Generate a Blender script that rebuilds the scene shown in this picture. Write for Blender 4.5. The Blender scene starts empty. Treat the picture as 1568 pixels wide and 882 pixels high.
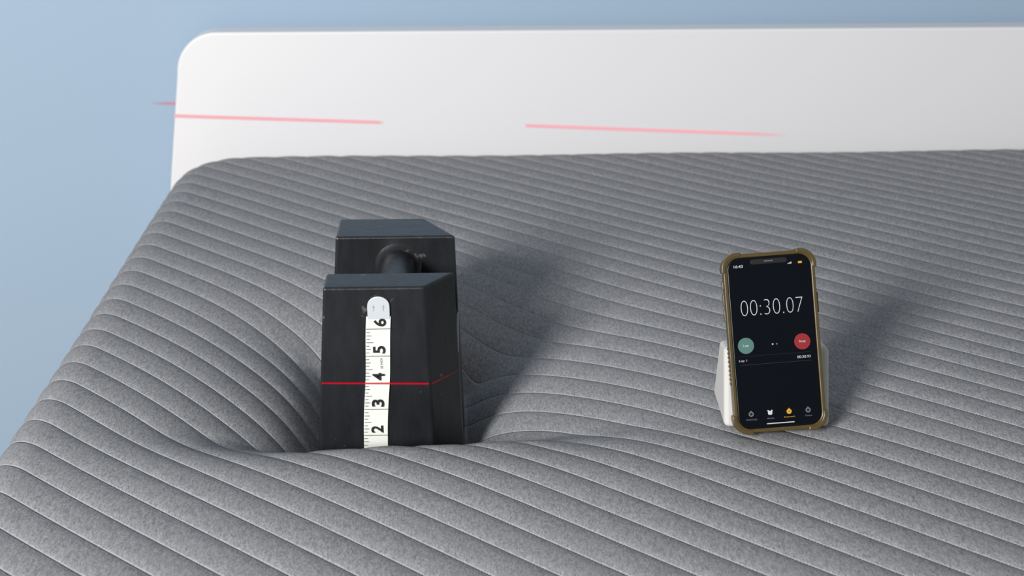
import bpy, bmesh, math, numpy as np
from mathutils import Matrix, Vector, Euler
sc=bpy.context.scene
try:
    sc.view_settings.view_transform='Standard'
    sc.view_settings.look='None'
except Exception as e: print(e)

def lin(c):
    c=c/255.0
    return c/12.92 if c<=0.04045 else ((c+0.055)/1.055)**2.4
def rgb(r,g,b): return (lin(r),lin(g),lin(b),1)

def mat(name,col,rough=0.5,metal=0,emis=None,es=0,alpha=None,coat=0):
    m=bpy.data.materials.new(name); m.use_nodes=True
    b=m.node_tree.nodes['Principled BSDF']
    b.inputs['Base Color'].default_value=col
    b.inputs['Roughness'].default_value=rough
    b.inputs['Metallic'].default_value=metal
    if emis: 
        b.inputs['Emission Color'].default_value=emis
        b.inputs['Emission Strength'].default_value=es
    if coat: b.inputs['Coat Weight'].default_value=coat
    return m
def noise_bump(m,scale=50,strength=0.1,dist=0.001,colvar=None,vec_scale=(1,1,1)):
    nt=m.node_tree; b=nt.nodes['Principled BSDF']
    tc=nt.nodes.new('ShaderNodeTexCoord'); mp=nt.nodes.new('ShaderNodeMapping')
    mp.inputs['Scale'].default_value=vec_scale
    n=nt.nodes.new('ShaderNodeTexNoise'); n.inputs['Scale'].default_value=scale; n.inputs['Detail'].default_value=6
    nt.links.new(tc.outputs['Object'],mp.inputs[0]); nt.links.new(mp.outputs[0],n.inputs['Vector'])
    bp=nt.nodes.new('ShaderNodeBump'); bp.inputs['Strength'].default_value=strength; bp.inputs['Distance'].default_value=dist
    nt.links.new(n.outputs['Fac'],bp.inputs['Height']); nt.links.new(bp.outputs[0],b.inputs['Normal'])
    if colvar:
        r=nt.nodes.new('ShaderNodeValToRGB'); r.color_ramp.elements[0].position=0.3; r.color_ramp.elements[1].position=0.7
        r.color_ramp.elements[0].color=colvar[0]; r.color_ramp.elements[1].color=colvar[1]
        nt.links.new(n.outputs['Fac'],r.inputs[0]); nt.links.new(r.outputs[0],b.inputs['Base Color'])
    return m
def link(o,parent=None):
    sc.collection.objects.link(o)
    if parent: o.parent=parent
    return o
def mesh_obj(name,verts,faces,m=None,parent=None,bevel=0,seg=3,smooth=False):
    me=bpy.data.meshes.new(name); me.from_pydata([tuple(v) for v in verts],[],faces); me.update()
    bm=bmesh.new(); bm.from_mesh(me); bmesh.ops.recalc_face_normals(bm,faces=bm.faces); bm.to_mesh(me); bm.free()
    o=bpy.data.objects.new(name,me); link(o,parent)
    if m: me.materials.append(m)
    if bevel:
        md=o.modifiers.new('bevel','BEVEL'); md.width=bevel; md.segments=seg; md.limit_method='ANGLE'; md.angle_limit=math.radians(20)
        md.harden_normals=False
    if smooth:
        for p in me.polygons: p.use_smooth=True
    return o
def box(name,a,b,m,parent=None,bevel=0,seg=3):
    x0,y0,z0=a;x1,y1,z1=b
    v=[(x0,y0,z0),(x1,y0,z0),(x1,y1,z0),(x0,y1,z0),(x0,y0,z1),(x1,y0,z1),(x1,y1,z1),(x0,y1,z1)]
    f=[(0,3,2,1),(4,5,6,7),(0,1,5,4),(1,2,6,5),(2,3,7,6),(3,0,4,7)]
    return mesh_obj(name,v,f,m,parent,bevel,seg)
def prism(name,outline,axis,a,b,m,parent=None,bevel=0,seg=3):
    """outline 2D polygon extruded along axis from a to b"""
    n=len(outline)
    def P(u,v,w):
        return {'x':(w,u,v),'y':(u,w,v),'z':(u,v,w)}[axis]
    v=[P(u,w,a) for u,w in outline]+[P(u,w,b) for u,w in outline]
    f=[tuple(range(n))[::-1],tuple(range(n,2*n))]+[(i,(i+1)%n,n+(i+1)%n,n+i) for i in range(n)]
    return mesh_obj(name,v,f,m,parent,bevel,seg)
def rrect(x0,y0,x1,y1,r,n=10):
    pts=[]
    for cx,cy,a0 in ((x1-r,y1-r,0),(x0+r,y1-r,90),(x0+r,y0+r,180),(x1-r,y0+r,270)):
        for i in range(n+1):
            a=math.radians(a0+90*i/n); pts.append((cx+r*math.cos(a),cy+r*math.sin(a)))
    return pts

# ---------------- camera
H=0.60
cam=bpy.data.cameras.new('camera'); cam.lens=50; cam.sensor_width=36
co=bpy.data.objects.new('camera',cam); link(co)
co.location=(0,0,H+0.55); co.rotation_euler=(math.radians(90-21.1),0,math.radians(-2))
sc.camera=co
cam.dof.use_dof=True; cam.dof.focus_distance=1.22; cam.dof.aperture_fstop=9

# ---------------- room
wallm=mat('wall_paint_blue',rgb(144,165,185),0.7); noise_bump(wallm,120,0.05,0.001)
box('wall_back',(-3,2.09,0),(3,2.19,2.6),wallm)
floorm=mat('floor_wood',rgb(150,135,120),0.5); noise_bump(floorm,8,0.1,0.001,(rgb(140,120,100),rgb(165,148,128)),(1,12,1))
box('floor',(-3,-3,-0.1),(3,2.09,0),floorm)

# ---------------- headboard
hbm=mat('headboard_white_laminate',rgb(213,213,215),0.4); noise_bump(hbm,30,0.03,0.0005)
o=[]
xl_t,xr,zt=-0.408,1.16,H+0.163
r=0.06
o.append((-0.443,H-0.15)); 
o.append((-0.43,H-0.05)); 
for i in range(13):
    a=math.radians(180-90*i/12); o.append((xl_t+r+r*math.cos(a),zt-r+r*math.sin(a)))
for i in range(13):
    a=math.radians(90-90*i/12); o.append((xr-r+r*math.cos(a),zt-r+r*math.sin(a)))
o.append((xr,0.0)); o.append((-0.443,0.0))
prism('headboard',o,'y',2.02,2.06,hbm,None,0.003,2)
basem=mat('bed_base_fabric',rgb(95,97,100),0.9); noise_bump(basem,400,0.3,0.001)
prism('bed_base',rrect(-0.385,0.0-.02,1.11,1.96,0.05),'z',0.10,H-0.235,basem,None,0.01)
bb=bpy.data.objects['bed_base']
for i,(x,y) in enumerate([(-.3,.1),(1.0,.1),(-.3,1.85),(1.0,1.85)]):
    prism('leg_%d'%(i+1),[(x+.03*math.cos(a*math.pi/8),y+.03*math.sin(a*math.pi/8)) for a in range(16)],'z',0,0.105,basem,bb)

# ---------------- mattress
X0,X1,Y0,Y1=-0.405,1.13,-0.05,1.985
Rp,rr=0.10,0.05
side=0.235
ext=side+0.05
def spaced(lo,hi,flo,fhi,fine,coarse):
    a=np.arange(lo,flo,coarse) if flo>lo else np.array([])
    b=np.arange(flo,fhi,fine); c=np.arange(fhi,hi+coarse*0.5,coarse) if fhi<hi else np.array([hi])
    return np.concatenate([a,b,c])
us=spaced(X0-ext,X1+ext,X0-0.06,0.86,0.0019,0.012)
vs=spaced(Y0-ext,Y1+ext,0.72,Y1+0.06,0.0019,0.012)
U,V=np.meshgrid(us,vs)
# weight footprint
WX0,WX1,WY0,WY1=-0.135,-0.001,1.128,1.32
cx=np.clip(U,X0+Rp,X1-Rp); cy=np.clip(V,Y0+Rp,Y1-Rp)
ox=U-cx; oy=V-cy; L=np.sqrt(ox**2+oy**2)+1e-9; nx=ox/L; ny=oy/L
flat_=Rp-rr
L1=np.maximum(L-flat_,0); th=np.minimum(L1/rr,math.pi/2); down=np.maximum(L1-rr*math.pi/2,0)
out=np.minimum(L,flat_)+rr*np.sin(th)
X=cx+nx*out; Y=cy+ny*out; Z=-rr*(1-np.cos(th))-down
Z=np.maximum(Z,-side)
NX=nx*np.sin(th); NY=ny*np.sin(th); NZ=np.cos(th)
ang=math.radians(48); Nn=(math.cos(ang),math.sin(ang)); SP=0.031
s=U*Nn[0]+V*Nn[1]; tt=-U*Nn[1]+V*Nn[0]
s=s+0.0009*np.sin(tt*13+s*5)
t=(s/SP)%1.0
puff=0.0023*(1-np.exp(-t/0.14))*(1-t**5)
puff*=1+0.05*np.sin(tt*50+np.floor(s/SP)*2.3)
# soft puckers running across the channels
k_=np.floor(s/SP)
pk=0.00026*np.sin(tt*(150+17*np.sin(k_*1.7))+k_*2.9+6*np.sin(tt*9))*(0.5+0.5*np.sin(tt*11+k_*1.3))*np.sin(np.pi*t)
lump=0.0010*np.sin(U*13+1)*np.sin(V*11+2)
X=X+NX*puff; Y=Y+NY*puff; Z=Z+NZ*(puff+pk)+lump*NZ
# dent
dx=np.maximum(np.maximum((WX0-U),(U-WX1)/1.30),0); dy=np.maximum(np.maximum((WY0-V)*2.1,(V-WY1)),0)
d=np.sqrt(dx**2+dy**2)
drop=0.036*np.exp(-(d/0.024)**1.2)+0.038*np.exp(-(d/0.098)**1.6)+0.005*np.exp(-(d/0.20)**2)
front=1/(1+np.exp((V-(WY0-0.012))/0.006))
# fabric bunching close to the block, radiating from it
phi=np.arctan2(U+0.065,(WY0+0.06)-V)
wr=0.0018*np.exp(-((d-0.035)/0.030)**2)*(np.sin(phi*26+1.5*np.sin(phi*7))+0.4*np.sin(phi*47+1))*front
crest=0.007*np.exp(-((U-0.035)/0.045)**2-((V-1.105)/0.035)**2)+0.0060*front*np.exp(-((V-1.085)/0.03)**2-((U+0.06)/0.09)**2)
Z=Z-(drop-wr-crest)*NZ
# phone contact
d2=np.sqrt(((U-0.262)/0.06)**2+((V-1.09)/0.04)**2)
Z=Z-0.003*np.exp(-d2**2)*NZ
ny_,nx_=U.shape
co3=np.stack([X,Y,Z+H],-1).reshape(-1,3).astype(np.float32)
idx=np.arange(ny_*nx_).reshape(ny_,nx_)
quads=np.stack([idx[:-1,:-1],idx[:-1,1:],idx[1:,1:],idx[1:,:-1]],-1).reshape(-1,4)
me=bpy.data.meshes.new('mattress')
me.vertices.add(len(co3)); me.vertices.foreach_set('co',co3.ravel())
nq=len(quads); me.loops.add(nq*4); me.loops.foreach_set('vertex_index',quads.ravel().astype(np.int32))
me.polygons.add(nq); me.polygons.foreach_set('loop_start',np.arange(0,nq*4,4,dtype=np.int32))
try: me.polygons.foreach_set('loop_total',np.full(nq,4,dtype=np.int32))
except Exception: pass
me.polygons.foreach_set('use_smooth',np.ones(nq,dtype=bool))
uv=me.uv_layers.new(name='quilt')
uvs=np.stack([s/SP,tt/SP],-1).reshape(-1,2)[quads.ravel()].astype(np.float32)
uv.data.foreach_set('uv',uvs.ravel())
me.update(calc_edges=True); me.validate()
mo=bpy.data.objects.new('mattress',me); link(mo)
m=bpy.data.materials.new('mattress_heather_grey_knit'); m.use_nodes=True; nt=m.node_tree; B=nt.nodes['Principled BSDF']
B.inputs['Roughness'].default_value=0.95; B.inputs['Specular IOR Level'].default_value=0.05
N=nt.nodes.new; Lk=nt.links.new
uvn=N('ShaderNodeUVMap'); uvn.uv_map='quilt'
sx=N('ShaderNodeSeparateXYZ'); Lk(uvn.outputs[0],sx.inputs[0])
def M(op,a,b=None):
    n=N('ShaderNodeMath'); n.operation=op
    for i,v in enumerate((a,b)):
        if v is None: continue
        if isinstance(v,(int,float)): n.inputs[i].default_value=v
        else: Lk(v,n.inputs[i])
    return n.outputs[0]
fr=M('FRACT',sx.outputs['X']); dd=M('MINIMUM',fr,M('SUBTRACT',1.0,fr))
mr=N('ShaderNodeMapRange'); mr.interpolation_type='SMOOTHSTEP'; mr.inputs['From Min'].default_value=0.0; mr.inputs['From Max'].default_value=0.05
Lk(dd,mr.inputs['Value'])
tc=N('ShaderNodeTexCoord'); mp=N('ShaderNodeMapping'); mp.inputs['Scale'].default_value=(1,0.35,0.6); Lk(tc.outputs['Object'],mp.inputs[0])
n1=N('ShaderNodeTexNoise'); n1.inputs['Scale'].default_value=1200; n1.inputs['Detail'].default_value=2; n1.inputs['Roughness'].default_value=0.6; Lk(mp.outputs[0],n1.inputs['Vector'])
n2=N('ShaderNodeTexNoise'); n2.inputs['Scale'].default_value=480; n2.inputs['Detail'].default_value=2; Lk(mp.outputs[0],n2.inputs['Vector'])
mix=M('ADD',M('MULTIPLY',n1.outputs['Fac'],0.65),M('MULTIPLY',n2.outputs['Fac'],0.35))
cr=N('ShaderNodeValToRGB'); cr.color_ramp.elements[0].position=0.36; cr.color_ramp.elements[1].position=0.64
cr.color_ramp.elements[0].color=rgb(105,105,107); cr.color_ramp.elements[1].color=rgb(149,149,151)
Lk(mix,cr.inputs[0])
seam=N('ShaderNodeMapRange'); seam.inputs['From Min'].default_value=0.008; seam.inputs['From Max'].default_value=0.026; Lk(dd,seam.inputs['Value'])
mx=N('ShaderNodeMix'); mx.data_type='RGBA'; Lk(seam.outputs[0],mx.inputs['Factor']); mx.inputs['A'].default_value=rgb(158,159,162); Lk(cr.outputs[0],mx.inputs['B'])
Lk(mx.outputs['Result'],B.inputs['Base Color'])
hh=M('ADD',M('MULTIPLY',mr.outputs[0],0.0010),M('MULTIPLY',mix,0.00014))
bp=N('ShaderNodeBump'); bp.inputs['Strength'].default_value=1.0; bp.inputs['Distance'].default_value=1.0; Lk(hh,bp.inputs['Height']); Lk(bp.outputs[0],B.inputs['Normal'])
me.materials.append(m)

# ---------------- cast iron weight
wm=mat('black_painted_cast_iron',rgb(30,33,38),0.34); noise_bump(wm,110,0.2,0.002,(rgb(20,21,24),rgb(28,30,33)),(1,1,0.35))
zb,zs,zt=H-0.0735,H+0.04,H+0.116
def wx(z):  # taper: (left,right)
    k=(zt-z)/0.18
    return -0.121-0.013*k, -0.009+0.006*k
def sec(y,ch,z):
    l,r_=wx(z); return (l,y,z),(r_-ch,y,z)
ysec=[(1.13,0.026),(1.165,0.0),(1.262,0.0),(1.316,0.030)]
V3=[];ix={}
for i,(y,ch) in enumerate(ysec):
    for j,z in enumerate((zb,zs,zt)):
        a,b=sec(y,ch,z); ix[i,j,0]=len(V3);V3.append(a); ix[i,j,1]=len(V3);V3.append(b)
F=[]
for i in range(3):
    F.append((ix[i,0,0],ix[i+1,0,0],ix[i+1,1,0],ix[i,1,0])); F.append((ix[i,0,1],ix[i+1,0,1],ix[i+1,1,1],ix[i,1,1]))
    F.append((ix[i,0,0],ix[i+1,0,0],ix[i+1,0,1],ix[i,0,1]))
    if i!=1:
        F.append((ix[i,1,0],ix[i+1,1,0],ix[i+1,2,0],ix[i,2,0])); F.append((ix[i,1,1],ix[i+1,1,1],ix[i+1,2,1],ix[i,2,1]))
        F.append((ix[i,2,0],ix[i+1,2,0],ix[i+1,2,1],ix[i,2,1]))
    else: F.append((ix[1,1,0],ix[2,1,0],ix[2,1,1],ix[1,1,1]))
for i in (0,3): F.append((ix[i,0,0],ix[i,0,1],ix[i,1,1],ix[i,1,0]))
for i in (0,1,2,3): F.append((ix[i,1,0],ix[i,1,1],ix[i,2,1],ix[i,2,0]))
wt=mesh_obj('cast_iron_test_weight',V3,F,wm,None,0.0022,3)
# chipped-paint patches (worn bare iron)
nt=wm.node_tree; Bw=nt.nodes['Principled BSDF']
tcw=nt.nodes.new('ShaderNodeTexCoord'); nw=nt.nodes.new('ShaderNodeTexNoise'); nw.inputs['Scale'].default_value=130; nw.inputs['Detail'].default_value=5
n_big=nt.nodes.new('ShaderNodeTexNoise'); n_big.inputs['Scale'].default_value=22
nt.links.new(tcw.outputs['Object'],nw.inputs['Vector']); nt.links.new(tcw.outputs['Object'],n_big.inputs['Vector'])
mu=nt.nodes.new('ShaderNodeMath'); mu.operation='MULTIPLY'; nt.links.new(nw.outputs['Fac'],mu.inputs[0]); nt.links.new(n_big.outputs['Fac'],mu.inputs[1])
rw=nt.nodes.new('ShaderNodeMapRange'); rw.inputs['From Min'].default_value=0.40; rw.inputs['From Max'].default_value=0.44; nt.links.new(mu.outputs[0],rw.inputs['Value'])
mw=nt.nodes.new('ShaderNodeMix'); mw.data_type='RGBA'; oldl=Bw.inputs['Base Color'].links[0].from_socket
nt.links.new(rw.outputs[0],mw.inputs['Factor']); nt.links.new(oldl,mw.inputs['A']); mw.inputs['B'].default_value=rgb(78,74,72); nt.links.new(mw.outputs['Result'],Bw.inputs['Base Color'])
# handle bar with flared ends
hv=[];hf=[];n=36; prof=[]
ya,yb=1.164,1.2635
for k in range(41):
    y=ya+(yb-ya)*k/40; e=min(y-ya,yb-y); rad=0.0165+0.008*max(0,1-e/0.009)**2.2; prof.append((y,rad))
for y,rad in prof:
    for i in range(n):
        a=2*math.pi*i/n; hv.append((-0.063+rad*math.cos(a),y,H+0.0875+rad*0.98*math.sin(a)))
for k in range(40):
    for i in range(n): hf.append((k*n+i,k*n+(i+1)%n,(k+1)*n+(i+1)%n,(k+1)*n+i))
mesh_obj('grip_handle',hv,hf,wm,wt,smooth=True)

# ---------------- tape measure
tm=mat('tape_white_vinyl',rgb(212,213,207),0.45); ink=mat('tape_black_ink',rgb(15,15,15),0.6); tabm=mat('tape_metal_tab',rgb(205,212,216),0.3,0.3)
def cx_t(z): # tape centre line
    k=(z-H)/0.1
    return -0.0795+0.0055*k
YF=1.13
tape_z0,tape_z1=H-0.068,H+0.0895
hw=0.0105
sv=[];sf=[];K=24
for k in range(K+1):
    z=tape_z0+(tape_z1-tape_z0)*k/K; c=cx_t(z)+0.0004*math.sin(k*0.5); yy=YF-0.0012-0.0006*math.sin(k*0.6)**2
    sv+= [(c-hw,yy,z),(c+hw,yy,z),(c+hw,YF+0.0002,z),(c-hw,YF+0.0002,z)]
for k in range(K):
    for i in range(4): sf.append((k*4+i,k*4+(i+1)%4,(k+1)*4+(i+1)%4,(k+1)*4+i))
sf.append((0,1,2,3)); sf.append((K*4,K*4+1,K*4+2,K*4+3))
tape=mesh_obj('tape_measure',sv,sf,tm)
ctab=cx_t(tape_z1); o2=[(ctab-0.0095,tape_z1-0.002),(ctab+0.0095,tape_z1-0.002)]
for i in range(13):
    a=math.pi*i/12; o2.append((ctab+0.0095*math.cos(a),tape_z1+0.010+0.0085*math.sin(a)))
prism('metal_tab',o2,'y',YF-0.0022,YF-0.0004,tabm,tape,0.0004,2)
def text(name,s_,loc,rot,m_,parent,width=None,height=None,off=0):
    cu=bpy.data.curves.new(name,'FONT'); cu.body=s_; cu.align_x='CENTER'; cu.align_y='CENTER'; cu.offset=off
    cu.size=1; cu.extrude=0
    ob=bpy.data.objects.new(name,cu); link(ob); cu.materials.append(m_)
    bpy.context.view_layer.update()
    w,h=ob.dimensions[0],ob.dimensions[1]
    sxx=width/w if width else height/h; syy=height/h if height else sxx
    if not width: sxx=syy
    dg=bpy.context.evaluated_depsgraph_get(); me_=bpy.data.meshes.new_from_object(ob.evaluated_get(dg))
    bpy.data.objects.remove(ob)
    vs_=[v.co for v in me_.vertices]
    mnx=min(v.x for v in vs_);mxx=max(v.x for v in vs_);mny=min(v.y for v in vs_);mxy=max(v.y for v in vs_)
    for v in me_.vertices: v.co.x=(v.co.x-(mnx+mxx)/2)*sxx; v.co.y=(v.co.y-(mny+mxy)/2)*syy
    o_=bpy.data.objects.new(name,me_); link(o_,parent); o_.location=loc; o_.rotation_euler=rot
    return o_
inch=0.0254
z6=H+0.0885-0.004
for i,dg_ in enumerate('65432'):
    z=z6-i*inch-0.0
    text('numeral_'+dg_,dg_,(cx_t(z)+0.001,YF-0.0025,z),(math.radians(90),math.radians(-90),0),ink,tape,width=0.0072,height=0.0105,off=0.02)
text('label_60_inch','60 INCH',(cx_t(z6-0.035)+0.003,YF-0.0025,z6-inch*1.5),(math.radians(90),math.radians(-90),0),ink,tape,width=0.010,height=0.0018)
tv=[];tf=[]
def tick(x0,x1,z,w=0.0005):
    b=len(tv); tv.extend([(x0,YF-0.0024,z-w/2),(x1,YF-0.0024,z-w/2),(x1,YF-0.0024,z+w/2),(x0,YF-0.0024,z+w/2)]); tf.append((b,b+1,b+2,b+3))
for i in range(0,44):
    z=z6-0.006-i*inch/8
    if z<tape_z0+0.002: break
    ln={0:0.012,4:0.006}.get(i%8,0.0042 if i%2==0 else 0.003); c=cx_t(z)
    tick(c-hw+0.0003,c-hw+ln,z)
    if i%8==0: tick(c-hw,c+hw,z,0.0005)
mesh_obj('tick_marks',tv,tf,ink,tape)
for k,xo in enumerate((-0.0042,0.0042)):
    zz=tape_z1+0.0085; xx=ctab+xo
    mesh_obj('tab_arrow_%d'%(k+1),[(xx-.0012,YF-.00235,zz),(xx+.0012,YF-.00235,zz),(xx,YF-.00235,zz+.003),(xx-.0004,YF-.00235,zz),(xx+.0004,YF-.00235,zz),(xx+.0004,YF-.00235,zz-.003),(xx-.0004,YF-.00235,zz-.003)],[(0,1,2),(3,4,5,6)],mat('tab_print_%d'%k,rgb(150,155,160),.5),tape)

# ---------------- phone
casem=mat('case_amber_tpu',rgb(108,92,54),0.32); casem.node_tree.nodes['Principled BSDF'].inputs['Transmission Weight'].default_value=0.6
casem.node_tree.nodes['Principled BSDF'].inputs['IOR'].default_value=1.35
glass=mat('phone_black_glass',(0.003,0.004,0.006,1),0.06); glass.node_tree.nodes['Principled BSDF'].inputs['Specular IOR Level'].default_value=0.06
frame=mat('phone_frame_dark',rgb(30,30,32),0.3,0.6)
def em(name,c,s_=0.85): return mat(name,(0,0,0,1),0.5,0,c,s_)
white=em('ui_white',rgb(225,228,230)); grey=em('ui_grey',rgb(120,125,130)); dgrey=em('ui_dark_grey',rgb(50,52,56)); teal=em('ui_teal',rgb(84,132,124)); red=em('ui_red',rgb(160,14,28)); yel=em('ui_yellow',rgb(240,180,20))
ph=bpy.data.objects.new('smartphone',None); link(ph)
ph.location=(0.2606,1.0984,H+0.0745); ph.scale=(0.975,)*3
ph.rotation_euler=(Matrix.Rotation(math.radians(-2),3,'Z')@Matrix.Rotation(math.radians(68.9),3,'X')@Matrix.Rotation(math.radians(4.4),3,'Z')).to_euler()
def ring(name,outer,inner,z0,z1,m_,bev=0.0008):
    n=len(outer); v=[(x,y,z0) for x,y in outer]+[(x,y,z1) for x,y in outer]+[(x,y,z1) for x,y in inner]+[(x,y,z0) for x,y in inner]
    f=[]
    for i in range(n):
        j=(i+1)%n
        for k in range(4): f.append((k*n+i,k*n+j,((k+1)%4)*n+j,((k+1)%4)*n+i))
    return mesh_obj(name,v,f,m_,ph,bev,2)
ring('protective_case',rrect(-.0397,-.0777,.0397,.0777,.0125),rrect(-.0364,-.0744,.0364,.0744,.0108),-.010,.0012,casem,.0008)
prism('case_back',rrect(-.0385,-.0765,.0385,.0765,.012),'z',-.0105,-.0088,casem,ph)
prism('phone_body',rrect(-.0364,-.0744,.0364,.0744,.0108),'z',-.0088,-.0002,frame,ph,.001,2)
prism('screen',rrect(-.0355,-.0734,.0355,.0734,.0098),'z',-.0004,.0002,glass,ph)
for i,(sx_,sy_) in enumerate([(-1,1),(1,1),(1,-1),(-1,-1)]):
    o_=[];ro,ri=.0142,.0106
    ccx,ccy=sx_*(.0395-.0125),sy_*(.0775-.0125)
    base=math.atan2(sy_,sx_)
    for k in range(17):
        a=base+math.radians(-58+116*k/16); o_.append((ccx+ro*math.cos(a),ccy+ro*math.sin(a)))
    for k in range(17):
        a=base+math.radians(58-116*k/16); o_.append((ccx+ri*math.cos(a),ccy+ri*math.sin(a)))
    prism('corner_bumper_%d'%(i+1),o_,'z',-.011,.0020,casem,ph,.0007,2)
for i,(y0,y1) in enumerate([(.048,.055),(.034,.044),(.020,.030)]):
    box('side_button_%d'%(i+1),(-.0412,y0,-.007),(-.039,y1,-.002),casem,ph,.0006,2)
for i in range(9):
    yy=-.005-i*.0038
    box('grip_rib_%d'%(i+1),(-.0405,yy,-.008),(-.0392,yy+.002,-.001),casem,ph,.0004,1)
box('power_button',(.039,.022,-.007),(.0412,.040,-.002),casem,ph,.0006,2)
def flat(name,outline,m_,z=.0004):
    mesh_obj(name,[(x,y,z) for x,y in outline],[tuple(range(len(outline)))],m_,ph)
def circ(x,y,r_,n=32): return [(x+r_*math.cos(2*math.pi*i/n),y+r_*math.sin(2*math.pi*i/n)) for i in range(n)]
bl=mat('notch_black',(0.001,0.001,0.001,1),0.4)
flat('notch',rrect(-.016,.0680,.016,.0722,.002),bl,.0003)
flat('speaker_slot',rrect(-.004,.0698,.004,.0706,.0003),grey,.0005)
zt_=.0006
text('stopwatch_time','00:30.07',(0,.0305,zt_),(0,0,0),white,ph,width=.054,height=.0132,off=-0.03)
text('clock','16:43',(-.0265,.067,zt_),(0,0,0),white,ph,width=.0078,height=.0024,off=.01)
flat('lap_button',circ(-.0250,-.0020,.0070),teal); flat('stop_button',circ(.0240,-.0018,.0070),red)
text('lap_label','Lap',(-.025,-.002,zt_),(0,0,0),white,ph,width=.005,height=.0024)
text('stop_label','Stop',(.024,-.0018,zt_),(0,0,0),white,ph,width=.0056,height=.0024)
flat('page_dot_1',circ(-.0018,-.0022,.0007,16),white); flat('page_dot_2',circ(.0018,-.0022,.0007,16),grey)
text('lap_row','Lap 1',(-.0285,-.015,zt_),(0,0,0),white,ph,width=.0068,height=.0022)
text('lap_time','00:30.93',(.0245,-.015,zt_),(0,0,0),white,ph,width=.0115,height=.0022)
flat('divider_1',[(-.031,-.0112),(.031,-.0112),(.031,-.0113),(-.031,-.0113)],dgrey)
flat('divider_2',[(-.031,-.0185),(.031,-.0185),(.031,-.0187),(-.031,-.0187)],dgrey)
for i,(x,mm_,lb) in enumerate([(-.025,grey,'World Clock'),(-.0085,grey,'Alarms'),(.008,yel,'Stopwatch'),(.0245,grey,'Timers')]):
    if i==1:
        flat('tab_icon_2',rrect(x-.0019,-.0632,x+.0019,-.0598,.0012,4),white)
        flat('tab_icon_2_bell_l',circ(x-.0016,-.0597,.0007,12),white); flat('tab_icon_2_bell_r',circ(x+.0016,-.0597,.0007,12),white)
    else:
        flat('tab_icon_%d'%(i+1),circ(x,-.0615,.0022,24),mm_)
        flat('tab_icon_%d_centre'%(i+1),circ(x,-.0615,.0013 if i!=2 else .0005,20),bl,.0005)
        flat('tab_icon_%d_crown'%(i+1),rrect(x-.0005,-.0592,x+.0005,-.0586,.0001,2),mm_)
    text('tab_label_%d'%(i+1),lb,(x,-.0662,zt_),(0,0,0),mm_,ph,width=.0095 if i in(0,2) else .006,height=.0014)
flat('home_bar',rrect(-.012,-.0712,.012,-.0704,.0003,3),white)
for k in range(4): flat('signal_bar_%d'%k,[(.0165+k*.0009,.0662),(.0171+k*.0009,.0662),(.0171+k*.0009,.0668+k*.0004),(.0165+k*.0009,.0668+k*.0004)],white)
flat('battery',rrect(.0255,.0661,.0290,.0679,.0005,3),yel)

# ---------------- stand
stm=mat('stand_white_plastic',rgb(184,182,178),0.6); noise_bump(stm,40,0.03,0.0005)
st=prism('phone_stand',[(0,0),(.070,0),(.052,.060),(.0250,.064)],'x',-.044,.0465,stm,None,.004,4)
st.rotation_euler=(0,0,math.radians(-2)); st.location=(.2640,1.0865,H-.001)
for p in st.data.polygons: p.use_smooth=False

# ---------------- laser light painted as emissive strips on the surfaces, nothing projected
def laser_glow_mat(name,col,strength,x0,x1,fade):
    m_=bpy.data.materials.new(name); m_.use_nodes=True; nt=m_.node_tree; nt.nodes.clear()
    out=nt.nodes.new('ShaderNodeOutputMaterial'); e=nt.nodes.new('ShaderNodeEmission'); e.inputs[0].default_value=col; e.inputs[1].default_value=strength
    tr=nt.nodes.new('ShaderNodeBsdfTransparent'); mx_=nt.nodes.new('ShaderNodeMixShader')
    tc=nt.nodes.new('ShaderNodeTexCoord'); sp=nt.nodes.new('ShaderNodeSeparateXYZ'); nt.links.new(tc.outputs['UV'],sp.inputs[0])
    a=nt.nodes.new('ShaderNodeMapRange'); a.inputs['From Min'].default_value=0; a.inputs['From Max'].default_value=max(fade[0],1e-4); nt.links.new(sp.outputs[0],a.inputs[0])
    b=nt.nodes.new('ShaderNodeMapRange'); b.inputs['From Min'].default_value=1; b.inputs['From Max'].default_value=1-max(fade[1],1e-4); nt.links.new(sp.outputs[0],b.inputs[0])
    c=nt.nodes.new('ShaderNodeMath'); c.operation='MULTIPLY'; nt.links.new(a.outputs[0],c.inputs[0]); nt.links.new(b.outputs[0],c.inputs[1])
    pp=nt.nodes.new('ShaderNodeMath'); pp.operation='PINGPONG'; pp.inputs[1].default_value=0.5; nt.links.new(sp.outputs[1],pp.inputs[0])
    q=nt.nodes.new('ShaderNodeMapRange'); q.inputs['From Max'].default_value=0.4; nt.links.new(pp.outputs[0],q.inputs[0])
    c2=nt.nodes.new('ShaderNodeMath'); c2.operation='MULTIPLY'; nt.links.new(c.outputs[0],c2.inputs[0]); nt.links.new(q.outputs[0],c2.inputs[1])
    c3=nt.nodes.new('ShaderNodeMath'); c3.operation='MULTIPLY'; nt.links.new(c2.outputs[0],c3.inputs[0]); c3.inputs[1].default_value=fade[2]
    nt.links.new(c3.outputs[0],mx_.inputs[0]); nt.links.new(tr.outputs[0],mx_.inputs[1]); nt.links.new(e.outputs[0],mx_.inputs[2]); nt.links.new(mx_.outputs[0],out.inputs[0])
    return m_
las=bpy.data.objects.new('painted_laser_line',None); link(las)
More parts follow.
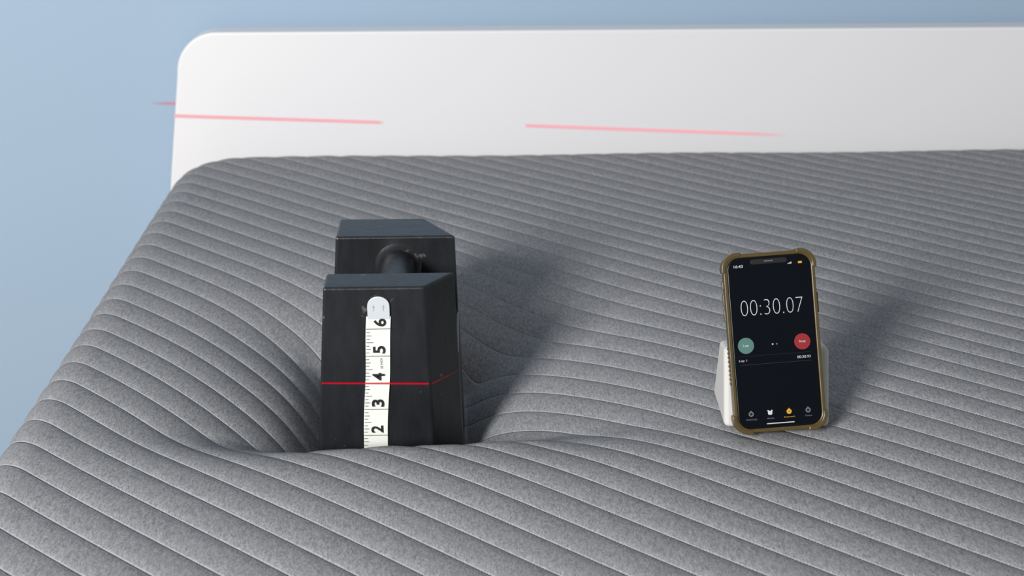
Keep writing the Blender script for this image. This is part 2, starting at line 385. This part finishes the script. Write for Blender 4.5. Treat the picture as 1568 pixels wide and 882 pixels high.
def strip(name,a,b,w,m_):
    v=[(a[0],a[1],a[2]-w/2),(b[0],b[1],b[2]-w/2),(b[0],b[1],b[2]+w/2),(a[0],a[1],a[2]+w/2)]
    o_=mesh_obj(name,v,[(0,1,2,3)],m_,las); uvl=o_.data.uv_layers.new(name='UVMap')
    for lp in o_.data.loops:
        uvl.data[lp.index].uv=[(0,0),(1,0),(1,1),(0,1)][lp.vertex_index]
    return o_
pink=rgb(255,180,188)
strip('glow_strip_on_headboard_1',(-.4175,2.0195,H+.043),(-.115,2.0195,H+.0305),.0066,laser_glow_mat('l1',pink,1.0,0,1,(0,.04,.95)))
strip('glow_strip_on_headboard_2',(.09,2.0195,H+.024),(.480,2.0195,H+.006),.0066,laser_glow_mat('l2',pink,1.0,0,1,(0,.2,.95)))
strip('glow_strip_on_wall',(-.466,2.0895,H+.045),(-.41,2.0895,H+.044),.006,laser_glow_mat('l3',rgb(232,150,170),1.0,0,1,(.6,0,.85)))
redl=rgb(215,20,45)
strip('glow_strip_on_weight',(-.1262,1.1292,H+.0275),(-.033,1.1292,H+.0255),.0022,laser_glow_mat('l4',redl,1.0,0,1,(0,0,.95)))
strip('glow_strip_on_tape',(-.0890,1.1272,H+.0275),(-.0665,1.1272,H+.027),.0022,laser_glow_mat('l6',rgb(250,60,70),1.0,0,1,(0,0,.8)))
strip('glow_strip_on_chamfer',(-.0308,1.1288,H+.0255),(-.0052,1.1630,H+.0235),.0022,laser_glow_mat('l5',redl,.6,0,1,(0,.8,.3)))

# ---------------- lights
w=bpy.data.worlds.new('World'); sc.world=w; w.use_nodes=True
w.node_tree.nodes['Background'].inputs[0].default_value=(0.95,0.98,1.0,1); w.node_tree.nodes['Background'].inputs[1].default_value=0.35
def area(name,loc,target,size,energy,col=(1,1,1)):
    l=bpy.data.lights.new(name,'AREA'); l.shape='RECTANGLE'; l.size=size; l.size_y=size; l.energy=energy; l.color=col
    o_=bpy.data.objects.new(name,l); link(o_); o_.location=loc
    o_.rotation_euler=(Vector(target)-Vector(loc)).to_track_quat('-Z','Y').to_euler(); return o_
area('softbox_light',(-1.5,-1.2,1.78),(0.1,1.4,.6),.75,152,(1,.99,.98))
